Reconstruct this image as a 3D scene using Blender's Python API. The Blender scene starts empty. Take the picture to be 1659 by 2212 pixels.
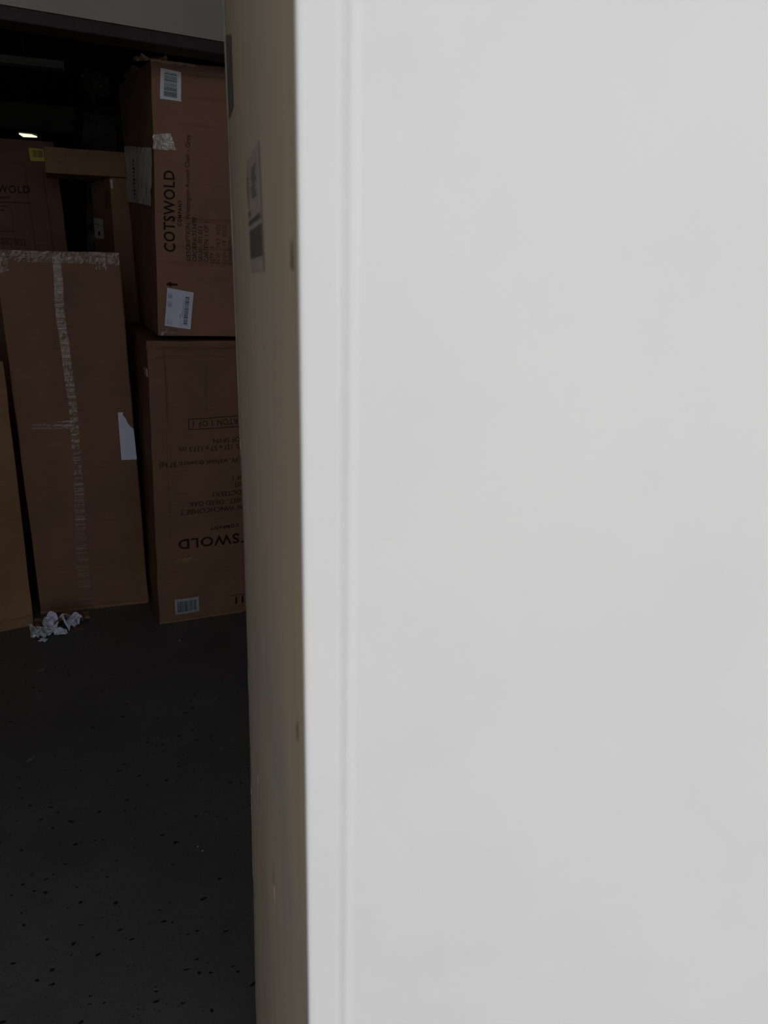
import bpy, math, random
from mathutils import Vector, Matrix, noise
random.seed(7)
S = bpy.context.scene
COL = S.collection
R = math.radians

# ------------------------------------------------------------------ camera
cam = bpy.data.objects.new('camera', bpy.data.cameras.new('camera'))
COL.objects.link(cam)
S.camera = cam
rot = Matrix(((0.9059822, 0.1134281, -0.4078361), (-0.4228222, 0.2889820, -0.8589009), (0.0204338, 0.9505911, 0.3097725)))
cam.matrix_world = Matrix.Translation((0, 0, 1.57)) @ rot.to_4x4()
cam.data.sensor_fit = 'VERTICAL'
cam.data.sensor_height = 36
cam.data.sensor_width = 27
cam.data.lens = 1660 / 2212 * 36
cam.data.clip_start = 0.01
cam.data.dof.use_dof = True
cam.data.dof.focus_distance = 3.2
cam.data.dof.aperture_fstop = 10.5

# ------------------------------------------------------------------ light: overcast daylight outside the doorway
W = bpy.data.worlds.new('overcast_sky'); S.world = W; W.use_nodes = True
bg = W.node_tree.nodes['Background']
bg.inputs[0].default_value = (0.96, 0.98, 1.0, 1)
bg.inputs[1].default_value = 1.0
pl = bpy.data.lights.new('doorway_daylight', 'AREA'); pl.shape = 'RECTANGLE'; pl.size = 3.5; pl.size_y = 2.9
pl.cycles.is_portal = True
po = bpy.data.objects.new('doorway_daylight', pl); COL.objects.link(po)
po.location = (0.45, -0.22, 1.45); po.rotation_euler = (R(90), 0, 0)      # faces into the room (+Y)

sl = bpy.data.lights.new('sun', 'SUN'); sl.energy = 3.5; sl.angle = R(1.5); sl.color = (1.0, 0.95, 0.88)
so = bpy.data.objects.new('sun', sl); COL.objects.link(so); so.rotation_euler = (R(-38), 0, R(-20))   # over the roof from behind the building, onto the yard

S.view_settings.view_transform = 'Standard'; S.view_settings.look = 'None'
S.view_settings.gamma = 1; S.view_settings.use_curve_mapping = False
S.view_settings.exposure = 0.3
S.cycles.use_denoising = True
S.cycles.max_bounces = 8; S.cycles.diffuse_bounces = 5; S.cycles.transparent_max_bounces = 12
S.cycles.sample_clamp_indirect = 4

# ------------------------------------------------------------------ materials
def new_mat(name):
    m = bpy.data.materials.new(name); m.use_nodes = True
    nt = m.node_tree
    return m, nt, nt.nodes['Principled BSDF']

def coords(nt, scale=(1, 1, 1), kind='Object'):
    t = nt.nodes.new('ShaderNodeTexCoord'); mp = nt.nodes.new('ShaderNodeMapping')
    mp.inputs['Scale'].default_value = scale
    nt.links.new(t.outputs[kind], mp.inputs[0])
    return mp.outputs[0]

def noise_fac(nt, vec, scale, detail=3, rough=0.5, lo=0.3, hi=0.7):
    n = nt.nodes.new('ShaderNodeTexNoise'); n.inputs['Scale'].default_value = scale
    n.inputs['Detail'].default_value = detail; n.inputs['Roughness'].default_value = rough
    nt.links.new(vec, n.inputs['Vector'])
    r = nt.nodes.new('ShaderNodeMapRange'); r.inputs[1].default_value = lo; r.inputs[2].default_value = hi
    nt.links.new(n.outputs['Fac'], r.inputs[0])
    return r.outputs[0]

def mix(nt, fac, a, b):
    m = nt.nodes.new('ShaderNodeMix'); m.data_type = 'RGBA'
    if isinstance(fac, (int, float)): m.inputs[0].default_value = fac
    else: nt.links.new(fac, m.inputs[0])
    for k, v in ((6, a), (7, b)):
        if isinstance(v, tuple): m.inputs[k].default_value = (*v[:3], 1)
        else: nt.links.new(v, m.inputs[k])
    return m.outputs[2]

def bump(nt, bs, h, strength, dist, prev=None):
    b = nt.nodes.new('ShaderNodeBump'); b.inputs['Strength'].default_value = strength
    b.inputs['Distance'].default_value = dist
    nt.links.new(h, b.inputs['Height'])
    if prev: nt.links.new(prev, b.inputs['Normal'])
    nt.links.new(b.outputs[0], bs.inputs['Normal'])
    return b.outputs[0]

def scl(c, k): return tuple(x * k for x in c)

def cardboard(name, col, rough=0.72, var=0.16, flute=(1, 1, 60)):
    m, nt, bs = new_mat(name)
    a = coords(nt); b = coords(nt, flute)
    f1 = noise_fac(nt, a, 3.2, 4, 0.6)
    f2 = noise_fac(nt, b, 5, 3, 0.6)
    c1 = mix(nt, f1, scl(col, 1 - var), scl(col, 1 + var))
    g = nt.nodes.new('ShaderNodeMix'); g.data_type = 'RGBA'; g.blend_type = 'MULTIPLY'; g.inputs[0].default_value = 0.35
    nt.links.new(c1, g.inputs[6]); nt.links.new(mix(nt, f2, (0.72, 0.7, 0.68), (1.12, 1.1, 1.08)), g.inputs[7])
    nt.links.new(g.outputs[2], bs.inputs['Base Color'])
    bs.inputs['Roughness'].default_value = rough
    bs.inputs['Specular IOR Level'].default_value = 0.3
    n1 = bump(nt, bs, noise_fac(nt, b, 4, 2), 0.12, 0.002)
    bump(nt, bs, noise_fac(nt, a, 9, 4, 0.6), 0.25, 0.006, n1)
    return m

def plain(name, col, rough=0.6, var=0.0, scale=8, bumpd=0.0, bscale=30, spec=0.4, metal=0.0):
    m, nt, bs = new_mat(name)
    v = coords(nt)
    if var: nt.links.new(mix(nt, noise_fac(nt, v, scale, 4), scl(col, 1 - var), scl(col, 1 + var)), bs.inputs['Base Color'])
    else: bs.inputs['Base Color'].default_value = (*col, 1)
    bs.inputs['Roughness'].default_value = rough
    bs.inputs['Specular IOR Level'].default_value = spec
    bs.inputs['Metallic'].default_value = metal
    if bumpd: bump(nt, bs, noise_fac(nt, v, bscale, 4), 0.6, bumpd)
    return m

def tape_mat(name, col, alpha, stretch=(1.5, 1, 16), rough=0.2, bd=0.004):
    """thin clear film: mostly smooth, with fine creases that catch the light and lose transparency"""
    m, nt, bs = new_mat(name)
    a = coords(nt, stretch)
    h = noise_fac(nt, a, 3.2, 2, 0.45, 0.3, 0.7)
    mg = nt.nodes.new('ShaderNodeTexVoronoi'); mg.feature = 'DISTANCE_TO_EDGE'; mg.inputs['Scale'].default_value = 3.2
    nt.links.new(coords(nt, (stretch[0] * 4, 4, stretch[2] * 1.1)), mg.inputs['Vector'])
    cr = nt.nodes.new('ShaderNodeMapRange'); cr.inputs[1].default_value = 0.02; cr.inputs[2].default_value = 0.0
    nt.links.new(mg.outputs['Distance'], cr.inputs[0])
    bs.inputs['Roughness'].default_value = rough
    bs.inputs['Specular IOR Level'].default_value = 0.9
    bs.inputs['Coat Weight'].default_value = 0.4
    nt.links.new(mix(nt, cr.outputs[0], scl(col, 0.9), tuple(min(1, x * 1.5) for x in col)), bs.inputs['Base Color'])
    al = nt.nodes.new('ShaderNodeMapRange'); al.inputs[3].default_value = alpha * 0.7; al.inputs[4].default_value = min(1, alpha * 1.35)
    nt.links.new(h, al.inputs[0])
    mx = nt.nodes.new('ShaderNodeMath'); mx.operation = 'MULTIPLY_ADD'; mx.inputs[1].default_value = 0.35; mx.use_clamp = True
    nt.links.new(cr.outputs[0], mx.inputs[0]); nt.links.new(al.outputs[0], mx.inputs[2]); nt.links.new(mx.outputs[0], bs.inputs['Alpha'])
    n1 = bump(nt, bs, h, 0.8, bd)
    bump(nt, bs, cr.outputs[0], 0.6, bd * 0.5, n1)
    return m

KRAFT = (0.212, 0.110, 0.069)
M = {}
M['kraft'] = cardboard('kraft_cardboard', KRAFT)
M['kraft_red'] = cardboard('reddish_cardboard', (0.268, 0.144, 0.093))
M['kraft_flat'] = cardboard('flap_cardboard', (0.217, 0.114, 0.071))
M['kraft_dull'] = cardboard('dull_cardboard', (0.20, 0.105, 0.074))
M['kraft_tan'] = cardboard('tan_cardboard', (0.27, 0.152, 0.08))
M['edge'] = cardboard('torn_cardboard_edge', (0.50, 0.34, 0.23), var=0.3)
M['ink'] = plain('black_print_ink', (0.014, 0.011, 0.011), 0.7, spec=0.2)
M['ink_faint'] = plain('faint_print_ink', (0.085, 0.045, 0.03), 0.7, spec=0.2)
M['label'] = plain('white_label_paper', (0.72, 0.73, 0.78), 0.5, 0.05, 10, 0.001, 25)
M['label_blue'] = plain('cool_white_paper', (0.66, 0.68, 0.86), 0.45, 0.05, 10, 0.002, 20)
M['label_yellow'] = plain('yellow_label_paper', (0.62, 0.52, 0.05), 0.5, 0.1, 10)
M['label_grey'] = plain('grey_label_paper', (0.34, 0.35, 0.42), 0.5, 0.12, 30)
M['barcode_ink'] = plain('label_ink', (0.03, 0.03, 0.035), 0.6)
M['scuff'] = plain('dark_scuff', (0.17, 0.15, 0.115), 0.8)
M['near_ink'] = plain('worn_label_ink', (0.13, 0.115, 0.105), 0.6)
M['grey_ink'] = plain('label_small_print', (0.28, 0.28, 0.31), 0.6)
M['tape'] = tape_mat('clear_parcel_tape', (0.30, 0.205, 0.15), 0.42, rough=0.26, bd=0.003)
M['tape_dull'] = tape_mat('scuffed_parcel_tape', (0.30, 0.205, 0.14), 0.5, rough=0.35, bd=0.003)
M['tape_shiny'] = tape_mat('crumpled_clear_tape', (0.8, 0.74, 0.72), 0.6, (8, 8, 8), 0.14, 0.01)
M['tape_brown'] = tape_mat('brown_parcel_tape', (0.30, 0.17, 0.08), 0.9, (3, 1, 6), 0.3, 0.002)
M['film'] = tape_mat('clear_plastic_film', (0.85, 0.87, 0.95), 0.7, (10, 10, 10), 0.1, 0.012)
M['pouch'] = plain('document_pouch_film', (0.85, 0.84, 0.82), 0.3, 0.12, 14, 0.006, 12, 0.7)
M['black_film'] = plain('black_stretch_film', (0.02, 0.021, 0.02), 0.5, 0.4, 6, 0.012, 7, 0.35)
M['grey_film'] = plain('torn_grey_film', (0.09, 0.09, 0.085), 0.5, 0.4, 20, 0.01, 20)
M['paper'] = plain('torn_white_paper', (0.66, 0.67, 0.86), 0.7, 0.06, 30)
M['dark_beam'] = plain('dark_painted_timber', (0.035, 0.026, 0.027), 0.7, 0.3, 8, 0.003, 20)
M['bulkhead'] = plain('grey_plasterboard', (0.33, 0.318, 0.298), 0.8, 0.06, 3, 0.002, 12)
M['dark_wall'] = plain('dark_painted_block', (0.03, 0.03, 0.03), 0.9, 0.3, 3, 0.01, 10, 0.2)
M['grey_wall'] = plain('grey_blockwork', (0.10, 0.098, 0.094), 0.85, 0.1, 2, 0.004, 12, 0.2)
M['concrete_beam'] = plain('grey_concrete_lintel', (0.09, 0.092, 0.085), 0.9, 0.3, 5, 0.01, 10, 0.2)
M['tarmac'] = plain('concrete_yard', (0.42, 0.41, 0.39), 0.9, 0.1, 3)
M['batten'] = plain('grey_light_batten', (0.22, 0.22, 0.23), 0.5, 0.1, 10)
M['black'] = plain('black_plastic', (0.02, 0.02, 0.02), 0.5)
M['flake'] = plain('grey_paint_flake', (0.16, 0.165, 0.17), 0.7, 0.2, 60)
M['speck'] = plain('pale_grit', (0.6, 0.58, 0.56), 0.7)
M['stain_label'] = plain('dark_grey_label', (0.15, 0.142, 0.14), 0.55, 0.15, 30)
M['pale_label'] = plain('pale_printed_label', (0.43, 0.365, 0.32), 0.55, 0.14, 18)  # faded label paper, close to the board's own tone

# near carton: board colour greyed for glancing light and haze; long faint vertical streaks
m, nt, bs = new_mat('grey_brown_cardboard'); M['near'] = m
a = coords(nt, (9, 9, 0.7)); b = coords(nt, (1, 1, 0.6))
c1 = mix(nt, noise_fac(nt, a, 3, 3, 0.6), (0.50, 0.415, 0.305), (0.59, 0.48, 0.35))
c2 = mix(nt, noise_fac(nt, b, 4, 3, 0.5, 0.5, 0.72), c1, (0.45, 0.41, 0.35))
nt.links.new(c2, bs.inputs['Base Color']); bs.inputs['Roughness'].default_value = 0.6
bs.inputs['Specular IOR Level'].default_value = 0.25
bump(nt, bs, noise_fac(nt, a, 3, 3), 0.25, 0.002)
M['near_edge'] = plain('pale_board_edge', (0.55, 0.50, 0.40), 0.7, 0.25, 60)

# door paint
m, nt, bs = new_mat('white_door_paint'); M['door'] = m
a = coords(nt)
nt.links.new(mix(nt, noise_fac(nt, a, 9, 4, 0.6, 0.42, 0.75), (0.775, 0.768, 0.77), (0.742, 0.734, 0.738)), bs.inputs['Base Color'])
bs.inputs['Roughness'].default_value = 0.42
bump(nt, bs, noise_fac(nt, a, 14, 2), 0.12, 0.0015)

# floor: dark painted concrete with pits, scuffs
m, nt, bs = new_mat('dark_painted_concrete'); M['floor'] = m
a = coords(nt); 
c1 = mix(nt, noise_fac(nt, a, 2.2, 5, 0.6), (0.086, 0.084, 0.087), (0.122, 0.122, 0.125))
c2 = mix(nt, noise_fac(nt, a, 7, 6, 0.7, 0.62, 0.8), c1, (0.14, 0.14, 0.14))
wn = nt.nodes.new('ShaderNodeTexNoise'); wn.inputs['Scale'].default_value = 40; nt.links.new(a, wn.inputs[0])
wm = nt.nodes.new('ShaderNodeMix'); wm.data_type = 'RGBA'; wm.inputs[0].default_value = 0.02
nt.links.new(coords(nt, (0.75, 1, 1)), wm.inputs[6]); nt.links.new(wn.outputs['Color'], wm.inputs[7])
def pits(scale, lo, rmax):
    vo = nt.nodes.new('ShaderNodeTexVoronoi'); vo.inputs['Scale'].default_value = scale
    nt.links.new(wm.outputs[2], vo.inputs['Vector'])
    sep = nt.nodes.new('ShaderNodeSeparateColor'); nt.links.new(vo.outputs['Color'], sep.inputs[0])
    rad = nt.nodes.new('ShaderNodeMapRange'); rad.inputs[1].default_value = lo; rad.inputs[2].default_value = 1.0
    rad.inputs[3].default_value = 0.0; rad.inputs[4].default_value = rmax
    nt.links.new(sep.outputs[0], rad.inputs[0])
    sub = nt.nodes.new('ShaderNodeMath'); sub.operation = 'SUBTRACT'; nt.links.new(rad.outputs[0], sub.inputs[0]); nt.links.new(vo.outputs['Distance'], sub.inputs[1])
    p = nt.nodes.new('ShaderNodeMapRange'); p.inputs[1].default_value = -0.03; p.inputs[2].default_value = 0.05
    nt.links.new(sub.outputs[0], p.inputs[0]); return p
p1 = pits(52, 0.4, 0.25); p2 = pits(120, 0.45, 0.26)
pit = nt.nodes.new('ShaderNodeMath'); pit.operation = 'MAXIMUM'; nt.links.new(p1.outputs[0], pit.inputs[0])
wk = nt.nodes.new('ShaderNodeMath'); wk.operation = 'MULTIPLY'; wk.inputs[1].default_value = 0.6; nt.links.new(p2.outputs[0], wk.inputs[0]); nt.links.new(wk.outputs[0], pit.inputs[1])
c3 = mix(nt, pit.outputs[0], c2, (0.018, 0.016, 0.016))
nt.links.new(c3, bs.inputs['Base Color'])
bs.inputs['Roughness'].default_value = 0.5; bs.inputs['Specular IOR Level'].default_value = 0.35
inv = nt.nodes.new('ShaderNodeMath'); inv.operation = 'MULTIPLY'; inv.inputs[1].default_value = -1; nt.links.new(pit.outputs[0], inv.inputs[0])
n1 = bump(nt, bs, inv.outputs[0], 0.7, 0.004)
bump(nt, bs, noise_fac(nt, a, 60, 5, 0.7), 0.25, 0.003, n1)

# lit diffuser of the far ceiling light
m, nt, bs = new_mat('lit_diffuser'); M['lit'] = m
bs.inputs['Emission Color'].default_value = (1.0, 0.86, 0.6, 1); bs.inputs['Emission Strength'].default_value = 1.1

# ------------------------------------------------------------------ mesh helpers
def mesh_obj(name, verts, faces, mat, parent=None, smooth=False):
    me = bpy.data.meshes.new(name); me.from_pydata([tuple(v) for v in verts], [], faces); me.update()
    if smooth:
        for p in me.polygons: p.use_smooth = True
    o = bpy.data.objects.new(name, me); COL.objects.link(o)
    me.materials.append(M[mat] if isinstance(mat, str) else mat)
    if parent: o.parent = parent
    return o

def tag(o, label=None, cat=None, group=None, kind=None):
    for k, v in (('label', label), ('category', cat), ('group', group), ('kind', kind)):
        if v: o[k] = v
    return o

def thing(name, loc, rz, label, cat, group=None):
    o = bpy.data.objects.new(name, None); COL.objects.link(o); o.location = loc; o.rotation_euler = (0, 0, rz)
    o.empty_display_size = 0.1
    return tag(o, label, cat, group)

BF = [(0, 3, 2, 1), (4, 5, 6, 7), (0, 1, 5, 4), (1, 2, 6, 5), (2, 3, 7, 6), (3, 0, 4, 7)]
def box_vf(x0, x1, y0, y1, z0, z1):
    return [(x0, y0, z0), (x1, y0, z0), (x1, y1, z0), (x0, y1, z0), (x0, y0, z1), (x1, y0, z1), (x1, y1, z1), (x0, y1, z1)]
def boxes(name, L, mat, parent=None, bevel=0.0):
    V = []; F = []
    for b in L:
        k = len(V); V += box_vf(*b); F += [tuple(i + k for i in f) for f in BF]
    o = mesh_obj(name, V, F, mat, parent)
    if bevel: add_bevel(o, bevel)
    return o
def add_bevel(o, w, seg=2, ang=40):
    md = o.modifiers.new('bevel', 'BEVEL'); md.width = w; md.segments = seg; md.limit_method = 'ANGLE'; md.angle_limit = R(ang)
    return o
def structure(o): o['kind'] = 'structure'; return o

# ------------------------------------------------------------------ cartons
class Carton:
    """a cardboard carton: 8 corners, sagging faces, creases; local x along the front, y to the back, z up"""
    def __init__(s, root, front, back, bulge=0.006, side_bulge=0.004, amp=0.003, wob=0.0025, seed=0, creases=()):
        s.root = root; s.c = [Vector(p) for p in front] + [Vector(p) for p in back]   # BL BR TR TL, front then back
        s.bulge = bulge; s.sb = side_bulge; s.amp = amp; s.wob = wob; s.seed = seed; s.creases = creases
    def base(s, a, r, t):
        c = s.c
        f = (c[0].lerp(c[1], a)).lerp(c[3].lerp(c[2], a), t)
        b = (c[4].lerp(c[5], a)).lerp(c[7].lerp(c[6], a), t)
        return f.lerp(b, r)
    def point(s, a, r, t):
        p = s.base(a, r, t)
        q = p * 4 + Vector((s.seed * 7.3, 0, s.seed))
        win = lambda x: max(0, math.sin(math.pi * min(1, max(0, x))))
        wb = Vector((noise.noise(q * 1.6), noise.noise(q * 1.6 + Vector((9, 9, 9))), noise.noise(q * 1.6 + Vector((3, 20, 5))) * (1 if t > 0.02 else 0))) * s.wob
        d = Vector((0, 0, 0))
        if r <= 0 or r >= 1:
            h = s.bulge * win(a) * win(t) ** 0.7 + s.amp * noise.noise(q * 1.3) * min(1, 4 * win(a)) * min(1, 4 * win(t))
            if r <= 0:
                for (kind, pos, lo, hi, dep, wdt) in s.creases:
                    x, y = (a, t) if kind == 'v' else (t, a)
                    pos2 = pos + 0.012 * noise.noise(Vector((y * 9, pos * 50, 1)))* (1 if wdt > 0.012 else 0.25)
                    if lo <= y <= hi:
                        e = abs(x - pos2) / wdt
                        if e < 1: h -= dep * (1 - e) * min(1, 8 * (y - lo) / (hi - lo), 8 * (hi - y) / (hi - lo))
            d.y += -h if r <= 0 else h
        if a <= 0 or a >= 1:
            h = s.sb * win(r) * win(t) + s.amp * noise.noise(q + Vector((5, 5, 5))) * min(1, 4 * win(r)) * min(1, 4 * win(t))
            d.x += -h if a <= 0 else h
        return p + wb + d
    def params(s, n, extra):
        L = {round(i / n, 5) for i in range(n + 1)}
        for (pos, w) in extra:
            for k in (-1, -0.4, 0, 0.4, 1):
                x = pos + k * w
                if 0 < x < 1: L.add(round(x, 5))
        return sorted(L)
    def build(s, mat, name='carton_body', step=0.03):
        w = (s.c[1] - s.c[0]).length; dd = (s.c[4] - s.c[0]).length; hh = (s.c[3] - s.c[0]).length
        A = s.params(max(4, int(w / step)), [(c[1], c[5]) for c in s.creases if c[0] == 'v'])
        T = s.params(max(4, int(hh / step)), [(c[1], c[5]) for c in s.creases if c[0] == 'h'])
        Rr = s.params(max(3, int(dd / 0.08)), [])
        V = []; F = []; idx = {}
        def vid(a, r, t):
            k = (a, r, t)
            if k not in idx: idx[k] = len(V); V.append(s.point(a, r, t))
            return idx[k]
        def grid(P, Q, f, flip):
            for i in range(len(P) - 1):
                for j in range(len(Q) - 1):
                    q = [f(P[i], Q[j]), f(P[i + 1], Q[j]), f(P[i + 1], Q[j + 1]), f(P[i], Q[j + 1])]
                    F.append(tuple(q[::-1] if flip else q))
        grid(A, T, lambda a, t: vid(a, 0.0, t), False); grid(A, T, lambda a, t: vid(a, 1.0, t), True)
        grid(Rr, T, lambda r, t: vid(0.0, r, t), True); grid(Rr, T, lambda r, t: vid(1.0, r, t), False)
        grid(A, Rr, lambda a, r: vid(a, r, 0.0), True); grid(A, Rr, lambda a, r: vid(a, r, 1.0), False)
        o = mesh_obj(name, V, F, mat, s.root)
        add_bevel(o, 0.004, 2, 60)
        return o
    def front(s, u, z, off=0.001):
        a = t = 0.5; c = s.c
        for _ in range(8):
            bot = c[0].lerp(c[1], a); top = c[3].lerp(c[2], a)
            t = (z - bot.z) / (top.z - bot.z)
            l = c[0].lerp(c[3], t); r = c[1].lerp(c[2], t)
            a = (u - l.x) / (r.x - l.x)
        p = s.point(a, 0.0, min(1, max(0, t)) if -0.02 < t < 1.02 else t)
        return Vector((p.x, p.y - off, p.z))
    def left(s, r, t, off=0.001):
        p = s.point(0.0, r, t); return Vector((p.x - off, p.y, p.z))

def quad_at(q, x, y):          # q: bottom-left, bottom-right, top-right, top-left (2-D)
    b = (q[0][0] + (q[1][0] - q[0][0]) * x, q[0][1] + (q[1][1] - q[0][1]) * x)
    t = (q[3][0] + (q[2][0] - q[3][0]) * x, q[3][1] + (q[2][1] - q[3][1]) * x)
    return (b[0] + (t[0] - b[0]) * y, b[1] + (t[1] - b[1]) * y)

def sheet(name, f, q, mat, parent, off=0.0015, thick=0.0, nx=8, ny=8, rough=0.0, rag=0.0, seed=0):
    """a paper, tape or board sheet laid on a carton face; f(u, v, off) gives the face; thick gives it sides"""
    V = []; F = []
    def jig(x, y, u, v):
        if rag and (x in (0, 1) or y in (0, 1)):
            n = Vector((u * 60 + seed, v * 60, seed)); return u + rag * noise.noise(n), v + rag * noise.noise(n + Vector((7, 7, 7)))
        return u, v
    for j in range(ny + 1):
        for i in range(nx + 1):
            u, v = quad_at(q, i / nx, j / ny); u, v = jig(i / nx, j / ny, u, v)
            o = off + thick + (rough * abs(noise.noise(Vector((u * 45 + seed, v * 45, seed)))) if rough else 0)
            V.append(f(u, v, o))
    for j in range(ny):
        for i in range(nx):
            k = j * (nx + 1) + i; F.append((k, k + 1, k + nx + 2, k + nx + 1))
    if thick:
        ring = [i for i in range(nx + 1)] + [(j + 1) * (nx + 1) - 1 for j in range(1, ny + 1)] + [ny * (nx + 1) + i for i in range(nx - 1, -1, -1)] + [j * (nx + 1) for j in range(ny - 1, 0, -1)]
        base = len(V)
        pos = {}
        for k in ring:
            i, j = k % (nx + 1), k // (nx + 1)
            u, v = quad_at(q, i / nx, j / ny); u, v = jig(i / nx, j / ny, u, v)
            pos[k] = len(V); V.append(f(u, v, 0.0))
        for a, b in zip(ring, ring[1:] + ring[:1]): F.append((a, pos[a], pos[b], b))
    return mesh_obj(name, V, F, mat, parent)

def rects(name, f, q, L, mat, parent, off=0.0022):
    V = []; F = []
    for (x0, y0, x1, y1) in L:
        k = len(V)
        for x, y in ((x0, y0), (x1, y0), (x1, y1), (x0, y1)):
            u, v = quad_at(q, x, y); V.append(f(u, v, off))
        F.append((k, k + 1, k + 2, k + 3))
    return mesh_obj(name, V, F, mat, parent)

def bars(n, lo, hi, rnd, a0=0.1, a1=0.9, axis='x', fill=0.5):
    """barcode bars between lo and hi along axis, spanning a0..a1 across"""
    out = []; x = lo; st = (hi - lo) / n
    for i in range(n):
        w = st * rnd.uniform(0.25, 0.25 + fill)
        out.append((x, a0, min(hi, x + w), a1) if axis == 'x' else (a0, x, a1, min(hi, x + w)))
        x += st
    return out

def text_geo(txt, bold=0.0, spacing=1.0):
    cu = bpy.data.curves.new('t', 'FONT'); cu.body = txt; cu.size = 1; cu.space_character = spacing; cu.offset = bold; cu.resolution_u = 3
    o = bpy.data.objects.new('t', cu); COL.objects.link(o)
    dg = bpy.context.evaluated_depsgraph_get(); dg.update()
    me = bpy.data.meshes.new_from_object(o.evaluated_get(dg))
    V = [tuple(v.co[:2]) for v in me.vertices]; F = [tuple(p.vertices) for p in me.polygons]
    bpy.data.objects.remove(o); bpy.data.curves.remove(cu); bpy.data.meshes.remove(me)
    return V, F
CAP = max(v[1] for v in text_geo('H')[0])

class Print:
    """printing on a face, collected into one part"""
    def __init__(s, f, off=0.0012): s.f = f; s.V = []; s.F = []; s.off = off
    def text(s, txt, end, ang, cap, width=None, visible=None, bold=0.0, spacing=1.0, anchor='end'):
        # end: (u, v) of the baseline end (or start); width: length of the visible tail of the text
        V, F = text_geo(txt, bold, spacing)
        x0 = min(v[0] for v in V); x1 = max(v[0] for v in V)
        ky = cap / CAP; kx = ky
        if width:
            if visible and visible != txt:
                hid = txt[:len(txt) - len(visible)]
                if anchor == 'end':
                    Vv = text_geo(visible, bold, spacing)[0]; w = max(v[0] for v in Vv) - min(v[0] for v in Vv)
                else: w = x1 - x0
            else: w = x1 - x0
            kx = width / w
        dx, dy = math.cos(ang), math.sin(ang)
        ref = x1 if anchor == 'end' else x0
        k = len(s.V)
        for x, y in V:
            X = (x - ref) * kx; Y = y * ky
            s.V.append(s.f(end[0] + X * dx - Y * dy, end[1] + X * dy + Y * dx, s.off))
        s.F += [tuple(i + k for i in f) for f in F]
    def rect(s, u0, v0, u1, v1, ang=0.0):
        k = len(s.V); du, dv = u1 - u0, v1 - v0
        n = max(1, int(max(abs(du), abs(dv)) / 0.04))
        for i in range(n + 1):
            t = i / n
            if abs(du) > abs(dv): a, b = (u0 + du * t, v0), (u0 + du * t, v1)
            else: a, b = (u0, v0 + dv * t), (u1, v0 + dv * t)
            s.V.append(s.f(a[0], a[1], s.off)); s.V.append(s.f(b[0], b[1], s.off))
        for i in range(n): s.F.append((k + 2 * i, k + 2 * i + 1, k + 2 * i + 3, k + 2 * i + 2))
    def frame(s, u0, v0, u1, v1, w):
        s.rect(u0, v0, u1, v0 + w); s.rect(u0, v1 - w, u1, v1); s.rect(u0, v0, u0 + w, v1); s.rect(u1 - w, v0, u1, v1)
    def build(s, mat, parent, name='printed_text'): return mesh_obj(name, s.V, s.F, mat, parent)

def crumple(name, outline, mat, parent=None, loc=(0, 0, 0), amp=0.02, freq=30, seed=0, rings=7, tilt=(0, 0, 0), tag_=None, thick=0.0):
    """a crumpled torn sheet with the given outline"""
    n = len(outline); k = 4
    P = []
    for i in range(n):
        a = Vector((*outline[i], 0)); b = Vector((*outline[(i + 1) % n], 0))
        for j in range(k):
            p = a.lerp(b, j / k); nn = noise.noise(p * 120 + Vector((seed, 0, 0))); P.append(p * (1 + 0.06 * nn))
    c = sum(P, Vector()) / len(P)
    V = []; F = []
    E = Matrix.Rotation(tilt[2], 3, 'Z') @ Matrix.Rotation(tilt[1], 3, 'Y') @ Matrix.Rotation(tilt[0], 3, 'X')
    V.append(c)
    for r in range(1, rings + 1):
        for p in P: V.append(c.lerp(p, r / rings))
    m_ = len(P)
    for i in range(m_): F.append((0, 1 + i, 1 + (i + 1) % m_))
    for r in range(rings - 1):
        for i in range(m_):
            a = 1 + r * m_ + i; b = 1 + r * m_ + (i + 1) % m_
            F.append((a, a + m_, b + m_, b))
    out = []
    for v in V:
        q = v * freq + Vector((seed * 3.1, seed, 0))
        z = amp * (abs(noise.noise(q)) * 1.6 + 0.4 * noise.noise(q * 2.7))
        h = amp * 0.35
        w = Vector((v.x + h * noise.noise(q + Vector((4, 4, 4))), v.y + h * noise.noise(q + Vector((8, 1, 2))), z))
        out.append(E @ w)
    zm = min(v.z for v in out)
    out = [v - Vector((0, 0, zm)) for v in out]
    o = mesh_obj(name, out, F, mat, parent); o.location = loc
    if thick:
        md = o.modifiers.new('thick', 'SOLIDIFY'); md.thickness = thick
    return o

# ================================================================== THE SETTING
structure(boxes('floor', [(-3.5, 2.4, -0.2, 12.2, -0.1, 0)], 'floor'))
structure(boxes('ceiling', [(-3.5, 2.4, -0.2, 12.2, 3.0, 3.1)], 'dark_wall'))
structure(boxes('wall_left', [(-3.6, -3.5, -0.2, 12.2, 0, 3.0)], 'grey_wall'))
structure(boxes('wall_right', [(2.4, 2.5, -0.2, 12.2, 0, 3.0)], 'grey_wall'))
structure(boxes('wall_back', [(-3.5, 2.4, 12.1, 12.2, 0, 3.0)], 'dark_wall'))
structure(boxes('wall_front', [(-3.5, -1.3, -0.2, -0.05, 0, 3.0), (0.885, 2.2, -0.2, -0.05, 0, 2.10), (2.2, 2.4, -0.2, -0.05, 0, 3.0), (-1.3, 2.2, -0.2, -0.05, 2.90, 3.0)], 'grey_wall'))
structure(boxes('yard', [(-15, 15, -18, -0.2, -0.12, -0.01)], 'tarmac'))

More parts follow.
